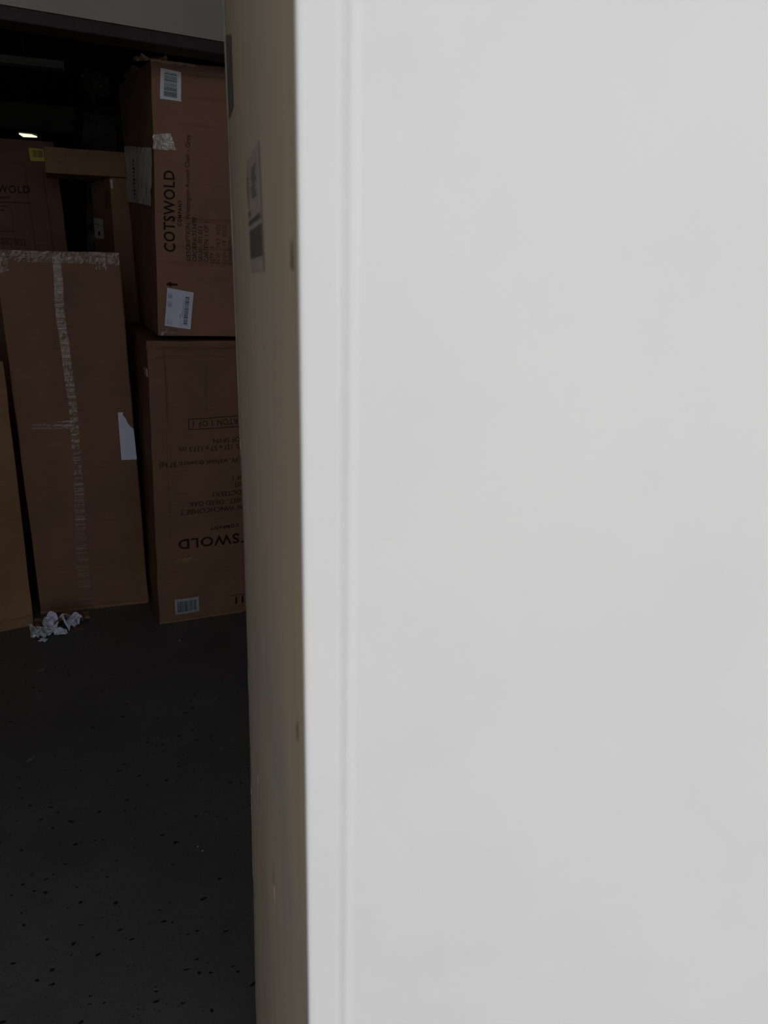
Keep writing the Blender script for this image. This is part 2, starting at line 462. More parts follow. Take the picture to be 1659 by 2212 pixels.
# lintel of grey plasterboard over a dark timber, running just above the front cartons
br = R(6.3); bx, by = math.cos(br), math.sin(br)
def skew_box(x0, x1, dy, z0, z1):
    P = []
    for z in (z0, z1):
        for (x, d) in ((x0, 0), (x1, 0), (x1, dy), (x0, dy)):
            P.append((x * bx - d * by, 2.9 + x * by + d * bx, z))
    return P
structure(mesh_obj('wall_upper', skew_box(-3.2, 2.3, 0.12, 2.281, 2.999), BF, 'bulkhead'))
o = structure(add_bevel(mesh_obj('trim_1', skew_box(-3.2, 2.3, 0.118, 2.241, 2.2805), BF, 'dark_beam'), 0.004))
o.name = 'trim_1'
structure(boxes('trim_2', [(-3.49, 2.39, 6.0, 6.08, 2.335, 2.50)], 'concrete_beam', bevel=0.01))

# white door leaf standing ajar, hinged at the right of the doorway; local x along the leaf, y to the inside
door = structure(bpy.data.objects.new('door_1', None)); COL.objects.link(door)
hd = (0.42894, 0.90333)
door.location = (hd[0] * 0.35, hd[1] * 0.35, 0); door.rotation_euler = (0, 0, R(64.6 - 90))
def profile(name, pts, z0, z1, mat, parent, n=60, wav=0.0004):
    """a vertical extrusion of a closed outline in x-y"""
    V = []; F = []; m_ = len(pts)
    for k in range(n + 1):
        z = z0 + (z1 - z0) * k / n
        for (x, y) in pts: V.append((x + wav * noise.noise(Vector((x * 3, 0.3, z * 2.2))), y, z))
    for k in range(n):
        for i in range(m_):
            a = k * m_ + i; b = k * m_ + (i + 1) % m_; F.append((a, b, b + m_, a + m_))
    F.append(tuple(range(m_))[::-1]); F.append(tuple(n * m_ + i for i in range(m_)))
    return mesh_obj(name, V, F, mat, parent)
# stile with rolled edge, a shallow recessed bead, then the flat panel
def ridge(x):
    a, b, c = -0.0204, -0.0168, -0.0118
    if x <= a or x >= c: return 0.0
    t = (x - a) / (b - a) if x < b else (c - x) / (c - b)
    return -0.00055 * (0.5 - 0.5 * math.cos(math.pi * t))
stile = [(-0.0372, 0.004), (-0.0392, 0.0026), (-0.0396, 0.0012), (-0.0388, 0.0003), (-0.037, 0), (-0.0226, 0), (-0.0218, 0.00012), (-0.0215, 0.00012), (-0.0215, 0.004)]
bead = [(-0.0215, 0.004), (-0.0215, 0.00012), (-0.0210, 0.00012), (-0.0205, 0)] + [(-0.0204 + k * 0.0002, ridge(-0.0204 + k * 0.0002)) for k in range(1, 44)] + [(-0.0116, 0), (-0.0116, 0.004)]
profile('edge_stile', stile, 0.01, 2.08, 'door', door)
profile('groove_bead', bead, 0.01, 2.08, 'door', door)
panel = [(-0.0116, 0.004), (-0.0116, 0), (0.80, 0), (0.80, 0.027), (-0.012, 0.027), (-0.012, 0.004)]
profile('door_panel', panel, 0.01, 2.08, 'door', door)
boxes('hinge', [(0.79, 0.81, -0.004, 0.012, 0.25, 0.35), (0.79, 0.81, -0.004, 0.012, 1.75, 1.85)], 'batten', door, 0.002)

# ================================================================== NEAR CARTON (its side fills the strip beside the door)
ang = R(77.9)
nc = thing('tall_carton', (0.047 * math.sin(ang), -0.047 * math.cos(ang), 0), ang,
           'tall grey-brown cardboard carton seen edge-on right behind the white door', 'carton')
# local x goes away from the camera, y to the left; carton occupies y < 0
def near_lat(x, z):
    e = max(0, (1.25 - z) / 1.1)
    return 0.0128 * e ** 1.6 * max(0, (x - 0.384) / 0.732)
V = []; F = []
NX, NZ = 26, 90
def near_face(x, z, off=0.0):
    q = Vector((x * 5, 0, z * 2.2))
    y = near_lat(x, z) + 0.0009 * noise.noise(q) * math.sin(math.pi * min(1, max(0, (x - 0.384) / 0.74)))
    for (dx, dz, r, dep, sx) in ((0.937, 0.862, 0.010, 0.003, 1), (0.675, 0.91, 0.010, 0.003, 1)):
        d2 = ((x - dx) / (r * sx)) ** 2 + ((z - dz) / r) ** 2
        if d2 < 1: y -= dep * (1 - d2)
    return Vector((x, y + off, z))
xs = sorted({0.384 + 0.732 * i / NX for i in range(NX + 1)} | {0.41 + 0.003 * i for i in range(14)} | {0.925 + 0.003 * i for i in range(9)} | {0.663 + 0.003 * i for i in range(9)})
zs = sorted({2.12 * i / NZ for i in range(NZ + 1)} | {1.56 + 0.003 * i for i in range(13)} | {1.267 + 0.003 * i for i in range(13)} | {0.85 + 0.003 * i for i in range(9)} | {0.898 + 0.003 * i for i in range(9)})
for z in zs:
    for x in xs: V.append(near_face(x, z))
nx = len(xs)
for j in range(len(zs) - 1):
    for i in range(nx - 1):
        k = j * nx + i; F.append((k, k + nx, k + nx + 1, k + 1))
nb = len(V)
for z in zs:
    V += [(xs[-1] + 0.001, near_face(xs[-1], z).y - 0.38, z), (xs[0], -0.38, z)]
for j in range(len(zs) - 1):
    a = nb + 2 * j; L = j * nx
    F += [(L + nx - 1, L + 2 * nx - 1, a + 2, a), (a, a + 2, a + 3, a + 1), (a + 1, a + 3, L + nx, L)]
F.append(tuple(range(nx)) + (nb, nb + 1)); T0 = (len(zs) - 1) * nx
F.append(tuple(T0 + i for i in range(nx))[::-1] + (nb + 2 * len(zs) - 1, nb + 2 * len(zs) - 2))
body = mesh_obj('carton_body', V, F, 'near', nc)
# pale worn corner edge of the board
V = []; F = []
for k in range(121):
    z = 0.2 + 1.9 * k / 120
    w = 0.0016 + 0.0006 * noise.noise(Vector((0, 3, z * 9)))
    if z < 1.35: w *= 0.45 if noise.noise(Vector((2, 2, z * 4))) < 0.15 else 0.9
    c = near_face(1.116, z)
    V += [c + Vector((-0.010, 0.0004, 0)), c + Vector((-0.002, w * 0.8, 0)), c + Vector((0.004, w, 0)), c + Vector((0.006, -0.003, 0))]
for k in range(120):
    for i in range(3): a = 4 * k + i; F.append((a, a + 4, a + 5, a + 1))
mesh_obj('worn_corner_edge', V, F, 'near_edge', nc)
nf = lambda u, v, off: near_face(u, v, off)
for q in ([(0.421, 1.566), (0.412, 1.565), (0.413, 1.577), (0.419, 1.580)], [(0.431, 1.276), (0.423, 1.275), (0.423, 1.288), (0.428, 1.291)],
          [(0.939, 0.864), (0.933, 0.864), (0.940, 0.905), (0.943, 0.905)], [(0.677, 0.912), (0.672, 0.912), (0.681, 0.955), (0.683, 0.955)]):
    tag(sheet('scuff_mark', nf, q, 'scuff', nc, 0.0003, 0, 3, 4, 0, 0.002, 3), 'small dark scuff in the board')
q = [(1.104, 1.738), (0.970, 1.731), (0.962, 1.800), (1.104, 1.832)]
tag(sheet('torn_sticker', nf, q, 'stain_label', nc, 0.0006, 0, 6, 6), 'dark grey sticker with a slanted lower end')
q = [(0.750, 1.558), (0.598, 1.562), (0.617, 1.652), (0.772, 1.653)]
lab = tag(sheet('shipping_label', nf, q, 'pale_label', nc, 0.0006, 0, 8, 8), 'faded paper label with dark print')
rn = random.Random(4)
L = [(0.08, 0.12, 0.95, 0.37), (0.05, 0.42, 0.9, 0.46), (0.06, 0.50, 0.22, 0.54)]
for k in range(7): L.append((0.03, 0.62 + k * 0.035, 0.03 + rn.uniform(0.07, 0.13), 0.64 + k * 0.035))
for k in range(9): L.append((0.35 + rn.uniform(-0.05, 0.1), 0.62 + k * 0.03, 0.6 + rn.uniform(0, 0.2), 0.632 + k * 0.03))
rects('label_print', nf, q, L, 'near_ink', lab, 0.001)

# ================================================================== RIGHT COLUMN: upside-down chest carton
lc = thing('chest_carton', (0.437, 3.25, 0), R(-2.6), 'brown cardboard carton with upside-down black print standing on the floor beneath the leaning carton', 'carton')
C = Carton(lc, [(0, 0, 0), (0.60, 0, 0), (0.615, 0, 1.235), (0.036, 0, 1.250)], [(0, 0.95, 0), (0.60, 0.95, 0), (0.60, 0.95, 1.245), (0.02, 0.95, 1.25)],
           bulge=0.012, side_bulge=0.004, amp=0.005, wob=0.004, seed=1,
           creases=(('v', 0.115, 0.72, 0.985, 0.006, 0.007), ('v', 0.115, 0.30, 0.72, 0.002, 0.012), ('v', 0.40, 0.75, 0.93, 0.003, 0.01), ('h', 0.972, 0.02, 0.98, 0.007, 0.008), ('h', 0.945, 0.1, 0.6, 0.003, 0.006)))
C.build('kraft')
f = C.front
P = Print(f)
UP = math.pi
P.frame(0.177, 0.879, 0.452, 0.927, 0.0028)
P.text('CARTON 1 OF 1', (0.196, 0.916), UP, 0.024, 0.190, 'RTON 1 OF 1', spacing=1.1)
P.build('ink', lc, 'carton_count_text'); P = Print(f)
P.text('OF SRVN', (0.277, 0.834), UP, 0.021, 0.118)
P.build('ink', lc, 'origin_text'); P = Print(f)
P.text('DIMS: 127 x 57 x 127.5 cm', (0.137, 0.803), UP, 0.0205, 0.252, 'S: 127 x 57 x 127.5 cm')
P.build('ink', lc, 'dimensions_text'); P = Print(f)
P.text('(N.W. without drawers: 37 kg)', (0.051, 0.742), UP, 0.021, 0.338, '.W. without drawers: 37 kg)')
P.build('ink', lc, 'weight_text'); P = Print(f)
P.text('QTY: 1 OF 1', (0.354, 0.665), UP, 0.0205)
P.text('03', (0.363, 0.634), UP, 0.0205)
P.text('/OCT25X3', (0.260, 0.597), UP, 0.0205, 0.142)
P.text('CHEST - OILED OAK', (0.162, 0.560), UP, 0.0205, 0.236, 'HEST - OILED OAK')
P.text('DESCRIPTION: WINCHCOMBE 7', (0.124, 0.526), UP, 0.0205, 0.270, 'N: WINCHCOMBE 7')
P.build('ink', lc, 'description_text'); P = Print(f)
P.text('COMPANY', (0.246, 0.437), UP, 0.0145, 0.128, bold=0.02, spacing=1.25)
P.text('COTSWOLD', (0.105, 0.392), UP, 0.044, 0.268, 'SWOLD', bold=0.018, spacing=1.12)
P.build('ink', lc, 'logo_text'); P = Print(f)
for u in (0.344, 0.374): P.rect(u, 0.046, u + 0.009, 0.082)
P.rect(0.325, 0.090, 0.42, 0.0925)
P.build('ink', lc, 'printed_arrows')
q = [(0.073, 0.036), (0.177, 0.040), (0.181, 0.111), (0.074, 0.109)]
lab = tag(sheet('barcode_label', f, q, 'label_grey', lc, 0.002, 0, 6, 4), 'white barcode sticker')
rects('barcode', f, q, bars(36, 0.1, 0.9, random.Random(2), 0.12, 0.84), 'barcode_ink', lab, 0.0028)
q = [(0.086, 0.284), (0.188, 0.284), (0.187, 0.305), (0.084, 0.304)]
tag(sheet('tape_strip', f, q, 'tape_brown', lc, 0.003, 0, 8, 3, 0.004, 0.003), 'small peeling strip of brown tape')
# crushed top rim: two thin board layers along the upper edge
for k, (z0, z1, th) in enumerate(((1.218, 1.240, 0.003), (1.236, 1.256, 0.002))):
    q = [(0.033 + 0.004 * k, z0), (0.60, z0 - 0.012), (0.60, z1 - 0.012), (0.034, z1)]
    sheet('top_flap_edge', f, q, 'kraft_flat' if k else 'kraft', lc, 0.001, th + 0.002 * k, 30, 2, 0.003, 0.004, k)
sheet('corner_flap', f, [(0.034, 1.17), (0.10, 1.185), (0.085, 1.240), (0.036, 1.248)], 'kraft_flat', lc, 0.001, 0.004, 6, 6, 0.004, 0.004, 9)
sheet('bottom_torn_edge', f, [(0.0, 0.0), (0.38, 0.0), (0.38, 0.010), (0.0, 0.010)], 'kraft_tan', lc, 0.002, 0.002, 24, 2, 0.003, 0.004, 3)
lf = lambda r, z, off: C.left(r / 0.95, z / 1.25, off)
sheet('torn_paper_tag', lf, [(0.02, 1.105), (0.10, 1.105), (0.10, 1.135), (0.03, 1.135)], 'edge', lc, 0.003, 0.001, 4, 4, 0.006, 0.006)

# ================================================================== upper leaning chair carton
uc = thing('chair_carton', (0.437 , 3.25, 1.252), R(-2.6), 'reddish brown carton with sideways black print and a barcode sticker, topmost of the right stack', 'carton')
# local z measured from its underside
def Z(z): return z - 1.252
C = Carton(uc, [(0.082, 0, Z(1.268)), (0.70, 0, Z(1.252)), (0.73, 0, Z(2.250)), (0.124, 0, Z(2.256))],
           [(0.10, 0.93, 0), (0.70, 0.93, 0), (0.72, 0.93, Z(2.27)), (0.088, 0.95, Z(2.33))],
           bulge=0.004, side_bulge=0.01, amp=0.006, wob=0.004, seed=3,
           creases=(('h', 0.885, 0.10, 0.95, 0.004, 0.006), ('h', 0.79, 0.10, 0.95, 0.003, 0.006), ('h', 0.45, 0.02, 0.95, 0.006, 0.008), ('h', 0.345, 0.02, 0.95, 0.005, 0.006), ('h', 0.285, 0.0, 0.95, 0.005, 0.008), ('h', 0.965, 0.02, 0.98, 0.005, 0.006)))
C.build('kraft_red')
f2 = lambda u, v, off=0.001: C.front(u, Z(v), off)
P = Print(f2, 0.0014)
A = R(90 - 2.9)
def up_text(t, start, cap, width, bold=0.0, sp=1.0): P.text(t, start, A, cap, width, anchor='start', bold=bold, spacing=sp)
up_text('COTSWOLD', (0.168, 1.588), 0.040, 0.294, 0.018, 1.12)
up_text('COMPANY', (0.199, 1.683), 0.0135, 0.095, 0.022, 1.25)
P.build('ink', uc, 'logo_text'); P = Print(f2, 0.0014)
up_text('DESCRIPTION: Whittington Accent Chair - Grey', (0.225, 1.558), 0.0165, 0.454)
up_text('ORDER#:323490', (0.249, 1.555), 0.0165, 0.162)
up_text('SKU# : 701.013', (0.272, 1.555), 0.0165, 0.132)
up_text('CARTON: 1 OF 1', (0.295, 1.554), 0.0165, 0.151)
up_text('QTY : 1', (0.318, 1.549), 0.0165, 0.063)
P.build('ink', uc, 'description_text')
P = Print(f2, 0.0014)
up_text('N.W : 14.5  KGS', (0.341, 1.549), 0.0165, 0.150)
up_text('G.W : 19  KGS', (0.366, 1.548), 0.0165, 0.150)
up_text('DIMENSION', (0.391, 1.546), 0.0165, 0.10)
tag(P.build('ink_faint', uc, 'faint_printed_text'), 'faded lines of black print')
P = Print(f2, 0.0014); P.rect(0.137, 1.458, 0.146, 1.476); P.rect(0.128, 1.463, 0.137, 1.471); P.rect(0.146, 1.462, 0.170, 1.471)
P.build('ink', uc, 'printed_arrow')
q = [(0.148, 2.126), (0.222, 2.122), (0.228, 2.224), (0.155, 2.229)]
lab = tag(sheet('barcode_label', f2, q, 'label', uc, 0.002, 0, 4, 6), 'white barcode sticker')
rects('barcode', f2, q, bars(30, 0.10, 0.92, random.Random(5), 0.18, 0.80, 'y'), 'barcode_ink', lab, 0.0028)
q = [(0.110, 1.306), (0.210, 1.292), (0.230, 1.439), (0.129, 1.453)]
lab = tag(sheet('shipping_label', f2, q, 'label_blue', uc, 0.002, 0, 8, 10, 0.0012), 'wrinkled white shipping label')
rn = random.Random(8)
L = bars(24, 0.10, 0.86, rn, 0.70, 0.86, 'y', 0.45)
rects('barcode', f2, q, L, 'barcode_ink', lab, 0.0042)
L = []
for k in range(6): L.append((0.04 + k * 0.045, 0.05, 0.05 + k * 0.045, rn.uniform(0.12, 0.24)))
rects('small_print', f2, q, L, 'grey_ink', lab, 0.0042); L = []
for k in range(7): L.append((0.05 + k * 0.025, 0.52, 0.06 + k * 0.025, rn.uniform(0.6, 0.68))); L.append((0.05 + k * 0.025, 0.74, 0.06 + k * 0.025, rn.uniform(0.82, 0.9)))
rects('small_print', f2, q, L, 'grey_ink', lab, 0.0042); L = []
L += [(0.64, 0.3, 0.655, 0.78), (0.56, 0.26, 0.58, 0.38), (0.58, 0.04, 0.59, 0.2), (0.64, 0.04, 0.65, 0.2)]
rects('small_print', f2, q, L, 'grey_ink', lab, 0.0042)
q = [(0.107, 1.956), (0.194, 1.954), (0.176, 2.012), (0.112, 2.005)]
tag(sheet('tape_end', f2, q, 'tape_shiny', uc, 0.003, 0, 16, 12, 0.005, 0.003, 2), 'crumpled end of clear tape')
q = [(0.092, 1.262), (0.16, 1.262), (0.16, 1.293), (0.09, 1.30)]
tag(sheet('tape_patch', f2, q, 'tape', uc, 0.003, 0, 12, 6, 0.003, 0.002, 5), 'clear tape over the bottom corner')
# long document pouch on the dark left side
lf = lambda y, z, off: C.left(y / 0.95, (z - 1.262) / 1.0, off)
q = [(0.90, 1.79), (0.03, 1.757), (0.02, 1.962), (0.88, 2.02)]
pch = tag(sheet('document_pouch', lf, q, 'pouch', uc, 0.004, 0, 16, 8, 0.008, 0.004, 4), 'white plastic document pouch')
rects('pouch_print', lf, q, [(0.46, 0.08 + 0.065 * k, 0.50 + 0.02 * (k % 3), 0.12 + 0.065 * k) for k in range(11)], 'barcode_ink', pch, 0.014)
# torn flaps on top
for k, (z0, th, m_) in enumerate(((2.236, 0.003, 'kraft_red'), (2.248, 0.006, 'edge'))):
    q = [(0.122, z0), (0.70 if k == 0 else 0.30, z0 - 0.004), (0.70 if k == 0 else 0.26, z0 + 0.014), (0.122, z0 + 0.016)]
    sheet('top_flap_edge', f2, q, m_, uc, 0.001, th, 30, 2, 0.004, 0.006, 5 + k)
tag(crumple('torn_flap', [(-0.03, -0.02), (0.05, -0.025), (0.065, 0.0), (0.02, 0.03), (-0.02, 0.12), (-0.045, 0.12)], 'edge', uc, (0.120, 0.02, 0.998), 0.022, 30, 3, 6, (0.15, 0, 0), thick=0.002), 'frayed torn cardboard flap')
crumple('torn_flap', [(-0.03, -0.02), (0.03, -0.01), (0.01, 0.35), (-0.03, 0.38)], 'kraft_dull', uc, (0.105, 0.22, 1.005), 0.018, 16, 6, 6, (0.1, 0, 0), thick=0.002)

# ================================================================== centre flat-pack carton
cc = thing('flat_pack_carton', (-0.04, 3.567, 0), R(-7.08), 'tall plain cardboard carton with clear tape down its middle seam, standing on the floor', 'carton')
C = Carton(cc, [(0, 0, 0), (0.476, 0, 0), (0.471, 0, 1.583), (-0.003, 0, 1.583)], [(0.01, 0.20, 0), (0.455, 0.20, 0), (0.45, 0.20, 1.583), (0.01, 0.20, 1.583)],
           bulge=0.006, side_bulge=0.002, amp=0.003, wob=0.003, seed=5)
C.build('kraft')
f = C.front
tag(sheet('left_flap', f, [(0.004, 0.004), (0.206, 0.004), (0.236, 1.565), (0.0, 1.565)], 'kraft_flat', cc, 0.001, 0.003, 10, 40), 'left closing flap')
tag(sheet('right_flap', f, [(0.222, 0.004), (0.472, 0.004), (0.467, 1.565), (0.241, 1.565)], 'kraft', cc, 0.001, 0.006, 10, 40), 'right closing flap')
sheet('top_rim', f, [(-0.003, 1.560), (0.470, 1.560), (0.470, 1.586), (-0.003, 1.586)], 'kraft_flat', cc, 0.001, 0.006, 30, 2, 0.004, 0.003, 3)
q4 = [((0.172, 0.18), (0.224, 0.18), (0.240, 0.68), (0.204, 0.68)), ((0.204, 0.68), (0.240, 0.68), (0.247, 0.945), (0.213, 0.945)),
      ((0.213, 0.945), (0.247, 0.945), (0.238, 1.31), (0.203, 1.335)), ((0.203, 1.335), (0.238, 1.31), (0.243, 1.575), (0.211, 1.575))]
for k, q in enumerate(q4):
    sheet('seam_tape', f, q, 'tape_dull' if k == 0 else 'tape', cc, 0.0085, 0, 6, 24, 0.0022, 0.001, 20 + k)
tag(sheet('bottom_tape', f, [(0.170, 0.0), (0.230, 0.0), (0.224, 0.18), (0.172, 0.18)], 'tape_dull', cc, 0.0068, 0, 6, 8, 0.001), 'dull tape at the foot of the seam')
tag(sheet('cross_tape', f, [(0.062, 0.860), (0.232, 0.858), (0.234, 0.895), (0.06, 0.884)], 'tape', cc, 0.0085, 0, 20, 6, 0.003, 0.002, 7), 'scuffed tape strip across the left half')
sheet('top_tape', f, [(0.0, 1.540), (0.468, 1.535), (0.470, 1.588), (0.0, 1.588)], 'tape_dull', cc, 0.010, 0, 60, 6, 0.006, 0.002, 8)
sheet('corner_tape', f, [(-0.01, 1.49), (0.045, 1.50), (0.055, 1.56), (-0.01, 1.56)], 'tape', cc, 0.010, 0, 12, 12, 0.005, 0.002, 11)
sheet('corner_tape', f, [(0.37, 1.515), (0.415, 1.512), (0.412, 1.56), (0.372, 1.56)], 'tape', cc, 0.012, 0, 12, 12, 0.004, 0.001, 12)
# torn white label wrapping the right edge
V = [f(u, v, 0.0105) for u, v in ((0.407, 0.706), (0.473, 0.705), (0.471, 0.842), (0.455, 0.858), (0.447, 0.872), (0.440, 0.892), (0.430, 0.905), (0.432, 0.918), (0.410, 0.919))]
lab = tag(mesh_obj('torn_label', V, [tuple(range(9))], 'label_blue', cc), 'torn bluish white paper label')
sheet('bottom_rim', f, [(0.0, 0.0), (0.474, 0.0), (0.474, 0.014), (0.0, 0.014)], 'kraft_tan', cc, 0.001, 0.008, 40, 2, 0.003, 0.004, 13)

# ================================================================== left carton
l2 = thing('plain_carton', (-0.570, 3.398, 0), R(6.93), 'plain tan carton at the far left, shorter than the taped carton beside it', 'carton')
C = Carton(l2, [(0, 0, 0), (0.5, 0, 0), (0.517, 0, 1.160), (0, 0, 1.160)], [(0, 0.33, 0), (0.49, 0.33, 0), (0.49, 0.33, 1.16), (0, 0.33, 1.16)], bulge=0.003, amp=0.003, wob=0.003, seed=8)
C.build('kraft_tan')
sheet('bottom_rim', C.front, [(0.0, 0.0), (0.498, 0.0), (0.496, 0.045), (0.0, 0.04)], 'kraft_tan', l2, 0.001, 0.004, 30, 3, 0.003, 0.003, 13)

# ================================================================== back-left carton with print and yellow label
bk = thing('wardrobe_carton', (-0.5, 4.8, 0), R(-2.6), 'dim brown carton with a yellow label and black print, standing behind the taped carton', 'carton')
C = Carton(bk, [(-0.1, 0, 0), (0.86, 0, 0), (0.796, 0, 2.133), (-0.1, 0, 2.126)], [(-0.1, 0.5, 0), (0.8, 0.5, 0), (0.76, 0.5, 2.13), (-0.1, 0.5, 2.13)],
           bulge=0.006, amp=0.005, wob=0.005, seed=11, creases=(('v', 0.822, 0.68, 0.95, 0.005, 0.005), ('v', 0.92, 0.6, 0.93, 0.005, 0.005), ('v', 0.72, 0.6, 0.87, 0.003, 0.005), ('v', 0.65, 0.6, 0.9, 0.002, 0.005)))
C.build('kraft_dull')
f = C.front
P = Print(f, 0.002)
P.text('COTSWOLD', (0.654, 1.874), 0, 0.035, 0.153, 'WOLD', bold=0.012, spacing=1.12)
P.text('COMPANY', (0.560, 1.842), 0, 0.013, 0.062, 'PANY', bold=0.02, spacing=1.2)
P.build('ink', bk, 'logo_text'); P = Print(f, 0.002)
P.frame(0.25, 1.613, 0.601, 1.644, 0.0025)
P.text('CARTON 2 OF 2', (0.588, 1.619), 0, 0.020, 0.112, 'TON 2 OF 2', spacing=1.05)
P.build('ink', bk, 'carton_count_text')
P = Print(f, 0.002)
P.rect(0.42, 1.823, 0.659, 1.829); P.rect(0.42, 1.803, 0.539, 1.809); P.rect(0.42, 1.783, 0.517, 1.789); 
tag(P.build('ink_faint', bk, 'faint_text_lines'), 'faint illegible lines of print')
P = Print(f, 0.002); P.rect(0.40, 1.680, 0.558, 1.684); P.build('ink_faint', bk, 'faint_weight_text')
q = [(0.671, 2.034), (0.742, 2.036), (0.742, 2.094), (0.670, 2.096)]
lab = tag(sheet('yellow_label', f, q, 'label_yellow', bk, 0.003, 0, 4, 4), 'yellow barcode label')
rects('barcode', f, q, bars(16, 0.24, 0.96, random.Random(3), 0.30, 0.86), 'barcode_ink', lab, 0.004)

# ================================================================== narrow upright carton and the long one lying on it
nr = thing('narrow_carton', (0.495, 4.285, 0), R(0), 'narrow upright carton with small white labels on its dark side, under the long carton', 'carton')
C = Carton(nr, [(-0.020, 0, 0), (0.36, -0.006, 0), (0.375, -0.006, 1.936), (0.010, 0, 1.936)], [(-0.065, 0.37, 0), (0.36, 0.37, 0), (0.37, 0.37, 1.936), (-0.045, 0.37, 1.936)], bulge=0.002, side_bulge=0.002, amp=0.002, wob=0.002, seed=13)
C.build('kraft_tan')
lf = lambda y, z, off: C.left(y / 0.37, z / 1.936, off)
q = [(0.36, 1.660), (0.17, 1.652), (0.17, 1.748), (0.36, 1.762)]
lab = tag(sheet('small_label', lf, q, 'label', nr, 0.003, 0, 4, 4), 'small white label')
rects('label_print', lf, q, [(0.45, 0.15, 0.65, 0.36), (0.1, 0.68, 0.9, 0.70)], 'barcode_ink', lab, 0.005)
sheet('tape_strip', lf, [(0.11, 1.79), (0.02, 1.79), (0.02, 1.88), (0.11, 1.88)], 'tape', nr, 0.003, 0, 4, 6, 0.002)
sheet('tape_strip', C.front, [(0.010, 1.885), (0.022, 1.885), (0.022, 1.925), (0.010, 1.925)], 'tape_shiny', nr, 0.003, 0, 4, 6, 0.002)

hz = thing('long_carton', (0.217, 4.295, 1.938), R(-2.6), 'long tan carton lying flat across the top of the narrow upright carton', 'carton')
C = Carton(hz, [(0, 0, 0.001), (0.80, 0, 0.001), (0.80, 0, 0.116), (0.004, 0, 0.116)], [(0.0, 0.28, 0.001), (0.80, 0.28, 0.001), (0.80, 0.28, 0.116), (0.004, 0.28, 0.116)], bulge=0.001, side_bulge=0.001, amp=0.0015, wob=0.0015, seed=17,
           creases=(('v', 0.12, 0.0, 1.0, 0.0015, 0.006),))
C.build('kraft_tan', step=0.02)
sheet('end_flap', C.front, [(0.0, 0.004), (0.092, 0.006), (0.092, 0.116), (0.003, 0.115)], 'kraft_tan', hz, 0.001, 0.003, 4, 4)

# ================================================================== dark things at the back
wb = thing('wrapped_pallet', (0.43, 5.29, 0), R(-2.6), 'tall pallet load wrapped in black stretch film in the dark behind the cartons', 'pallet load')
C = Carton(wb, [(0.0, 0, 0.0), (1.2, 0, 0), (1.22, 0, 2.43), (0.06, 0, 2.40)], [(0, 0.8, 0), (1.2, 0.8, 0), (1.2, 0.8, 2.44), (0.05, 0.8, 2.42)], bulge=0.02, side_bulge=0.02, amp=0.035, wob=0.03, seed=21)
C.build('black_film', 'wrapped_load', 0.05)
fl = crumple('torn_film', [(-0.05, 0.0), (0.0, -0.08), (0.02, -0.02), (0.09, -0.03), (0.085, 0.05), (0.06, 0.10), (-0.03, 0.11), (-0.06, 0.06)], 'grey_film', wb, (0.14, -0.03, 2.40), 0.05, 22, 5, 7, (R(82), 0, 0), thick=0.001)
tag(fl, 'pale torn scrap of film sticking up')

bt = thing('ceiling_light', (-1.2, 4.93, 2.49), R(-2.6), 'unlit grey fluorescent batten hanging in the dark at the top left', 'ceiling light')
add_bevel(boxes('housing', [(0, 1.585, 0, 0.06, 0.018, 0.048)], 'batten', bt), 0.004)
boxes('reflector_tray', [(0.0, 1.585, -0.012, 0.072, 0.008, 0.018)], 'batten', bt)
boxes('end_cap', [(1.583, 1.592, -0.006, 0.066, 0.004, 0.050)], 'batten', bt, 0.002)
for x in (0.2, 1.4): boxes('suspension_rod', [(x, x + 0.006, 0.027, 0.033, 0.048, 0.509)], 'black', bt)

fl = thing('ceiling_light', (0.39, 10.86, 2.9), 0, 'small lit ceiling panel glowing far behind the wardrobe-size carton', 'ceiling light')
boxes('frame', [(-0.10, 0.30, -0.14, 0.26, 0.012, 0.098)], 'black', fl)
mesh_obj('diffuser', [(-0.09, -0.05, 0.0), (0.05, -0.02, 0.0), (0.11, 0.12, 0.0), (-0.04, 0.17, 0.0), (-0.09, -0.05, 0.011), (0.05, -0.02, 0.011), (0.11, 0.12, 0.011), (-0.04, 0.17, 0.011)], BF, 'lit', fl)

# ================================================================== scraps and bits on the floor
def piece(name, label, cat, outline, mat, x, y, z, amp, freq, seed, tilt=(0, 0, 0), thick=0.0004, group='torn scraps in the heap by the cartons'):
    o = crumple(name, outline, mat, None, (x, y, z), amp, freq, seed, 6, tilt, thick=thick)
    return tag(o, label, cat, group)
piece('cardboard_scrap', 'brown torn cardboard scrap under the left of the heap against the taped carton', 'scrap', [(-0.05, -0.02), (0.06, -0.03), (0.05, 0.05), (-0.03, 0.04)], 'kraft_flat', -0.035, 3.425, 0.001, 0.03, 18, 1, (0.2, 0.1, 0.3), 0.002)
piece('cardboard_scrap', 'brown torn cardboard scrap at the back right of the heap', 'scrap', [(-0.07, -0.03), (0.06, -0.03), (0.05, 0.04), (-0.05, 0.05)], 'kraft_flat', 0.105, 3.425, 0.001, 0.035, 16, 2, (0.15, 0, -0.1), 0.002)
piece('cardboard_scrap', 'small flat brown scrap at the right front of the heap', 'scrap', [(-0.03, -0.015), (0.03, -0.02), (0.035, 0.01), (-0.01, 0.03)], 'kraft', 0.095, 3.335, 0.001, 0.008, 20, 3, (0, 0, 0.4), 0.002)
piece('cardboard_scrap', 'thin brown strip lying between the white papers of the heap', 'scrap', [(-0.035, -0.007), (0.035, -0.009), (0.04, 0.01), (-0.03, 0.008)], 'kraft', 0.035, 3.375, 0.032, 0.01, 20, 4, (0, -0.2, 0.7), 0.002)
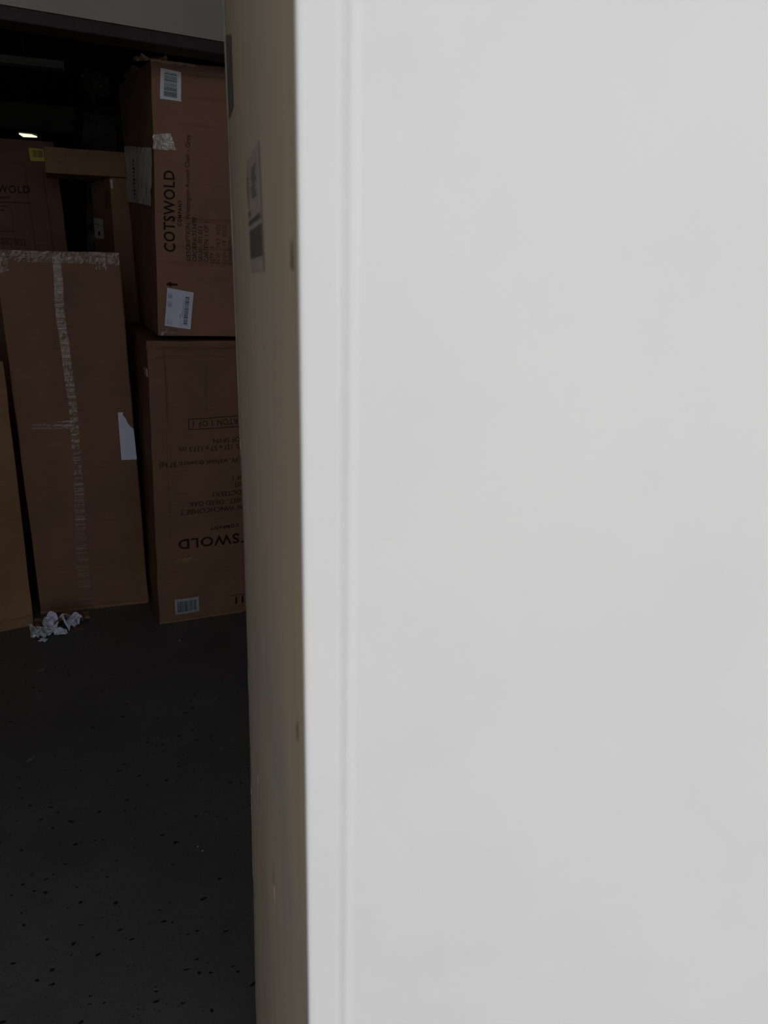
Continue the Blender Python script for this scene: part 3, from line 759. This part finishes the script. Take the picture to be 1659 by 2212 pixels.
piece('paper_scrap', 'largest crumpled white paper in the heap, folded upright at its centre', 'scrap', [(-0.04, -0.03), (0.015, -0.04), (0.035, -0.015), (0.02, 0.035), (-0.03, 0.035)], 'paper', -0.002, 3.372, 0.004, 0.045, 20, 5, (0.4, 0.1, 0.2))
piece('paper_scrap', 'crumpled white paper at the right of the heap with dark folds', 'scrap', [(-0.035, -0.022), (0.015, -0.035), (0.045, -0.008), (0.035, 0.025), (-0.015, 0.035)], 'paper', 0.075, 3.352, 0.003, 0.06, 26, 6, (0.35, -0.1, 0.5))
piece('paper_scrap', 'small white paper piece at the front centre of the heap', 'scrap', [(-0.03, -0.015), (0.025, -0.02), (0.035, 0.012), (-0.015, 0.02)], 'paper', 0.026, 3.312, 0.001, 0.022, 34, 7, (0.1, 0, 0.3))
piece('paper_scrap', 'tiny torn white paper at the front left of the heap', 'scrap', [(-0.018, -0.008), (0.015, -0.014), (0.02, 0.006), (-0.008, 0.014)], 'paper', -0.045, 3.275, 0.001, 0.012, 50, 8, (0, 0, -0.3))
piece('tape_scrap', 'shiny ball of crumpled clear tape at the left front of the heap', 'scrap', [(-0.045, -0.025), (0.025, -0.035), (0.05, 0.005), (0.0, 0.035), (-0.04, 0.03)], 'film', -0.050, 3.325, 0.002, 0.04, 34, 9, (0.3, 0.1, 0))
piece('tape_scrap', 'small glossy shred of tape at the back of the heap', 'scrap', [(-0.03, -0.01), (0.03, -0.012), (0.035, 0.012), (-0.02, 0.014)], 'tape_shiny', 0.055, 3.40, 0.03, 0.02, 40, 10, (0.2, 0, 0.2))

def flake(label, x, y, r, mat, seed, h=0.002, group='bits of debris on the dark floor', name='floor_chip', cat='debris', asp=0.5):
    rn = random.Random(seed); n = 9
    P = [(r * math.cos(2 * math.pi * i / n) * rn.uniform(0.65, 1.1), r * asp * math.sin(2 * math.pi * i / n) * rn.uniform(0.65, 1.1)) for i in range(n)]
    V = [(a, b, 0) for a, b in P] + [(a * 0.85, b * 0.85, h) for a, b in P]
    F = [tuple(range(n))[::-1], tuple(n + i for i in range(n))] + [(i, (i + 1) % n, n + (i + 1) % n, n + i) for i in range(n)]
    o = mesh_obj(name, V, F, mat); o.location = (x, y, 0.0003); o.rotation_euler = (0, 0, rn.uniform(0, 1))
    return tag(o, label, cat, group)
flake('flat grey flake on the dark floor below the paper heap', -0.062, 3.018, 0.024, 'flake', 1)
flake('pale grit speck on the floor in front of the upside-down printed carton', 0.489, 3.054, 0.004, 'speck', 2)
flake('pale grit speck on the mid floor close beside the near tall carton', 0.469, 2.224, 0.0022, 'speck', 3, 0.001)
flake('left of two pale grit specks lying together on the floor', 0.300, 1.80, 0.0030, 'speck', 4, 0.001)
flake('right of two pale grit specks lying together on the floor', 0.308, 1.778, 0.0028, 'speck', 5, 0.001)
flake('smudged grey scuff of plaster on the floor at the left, nearer than the flake', -0.115, 2.413, 0.022, 'flake', 6, 0.0008, asp=0.3)
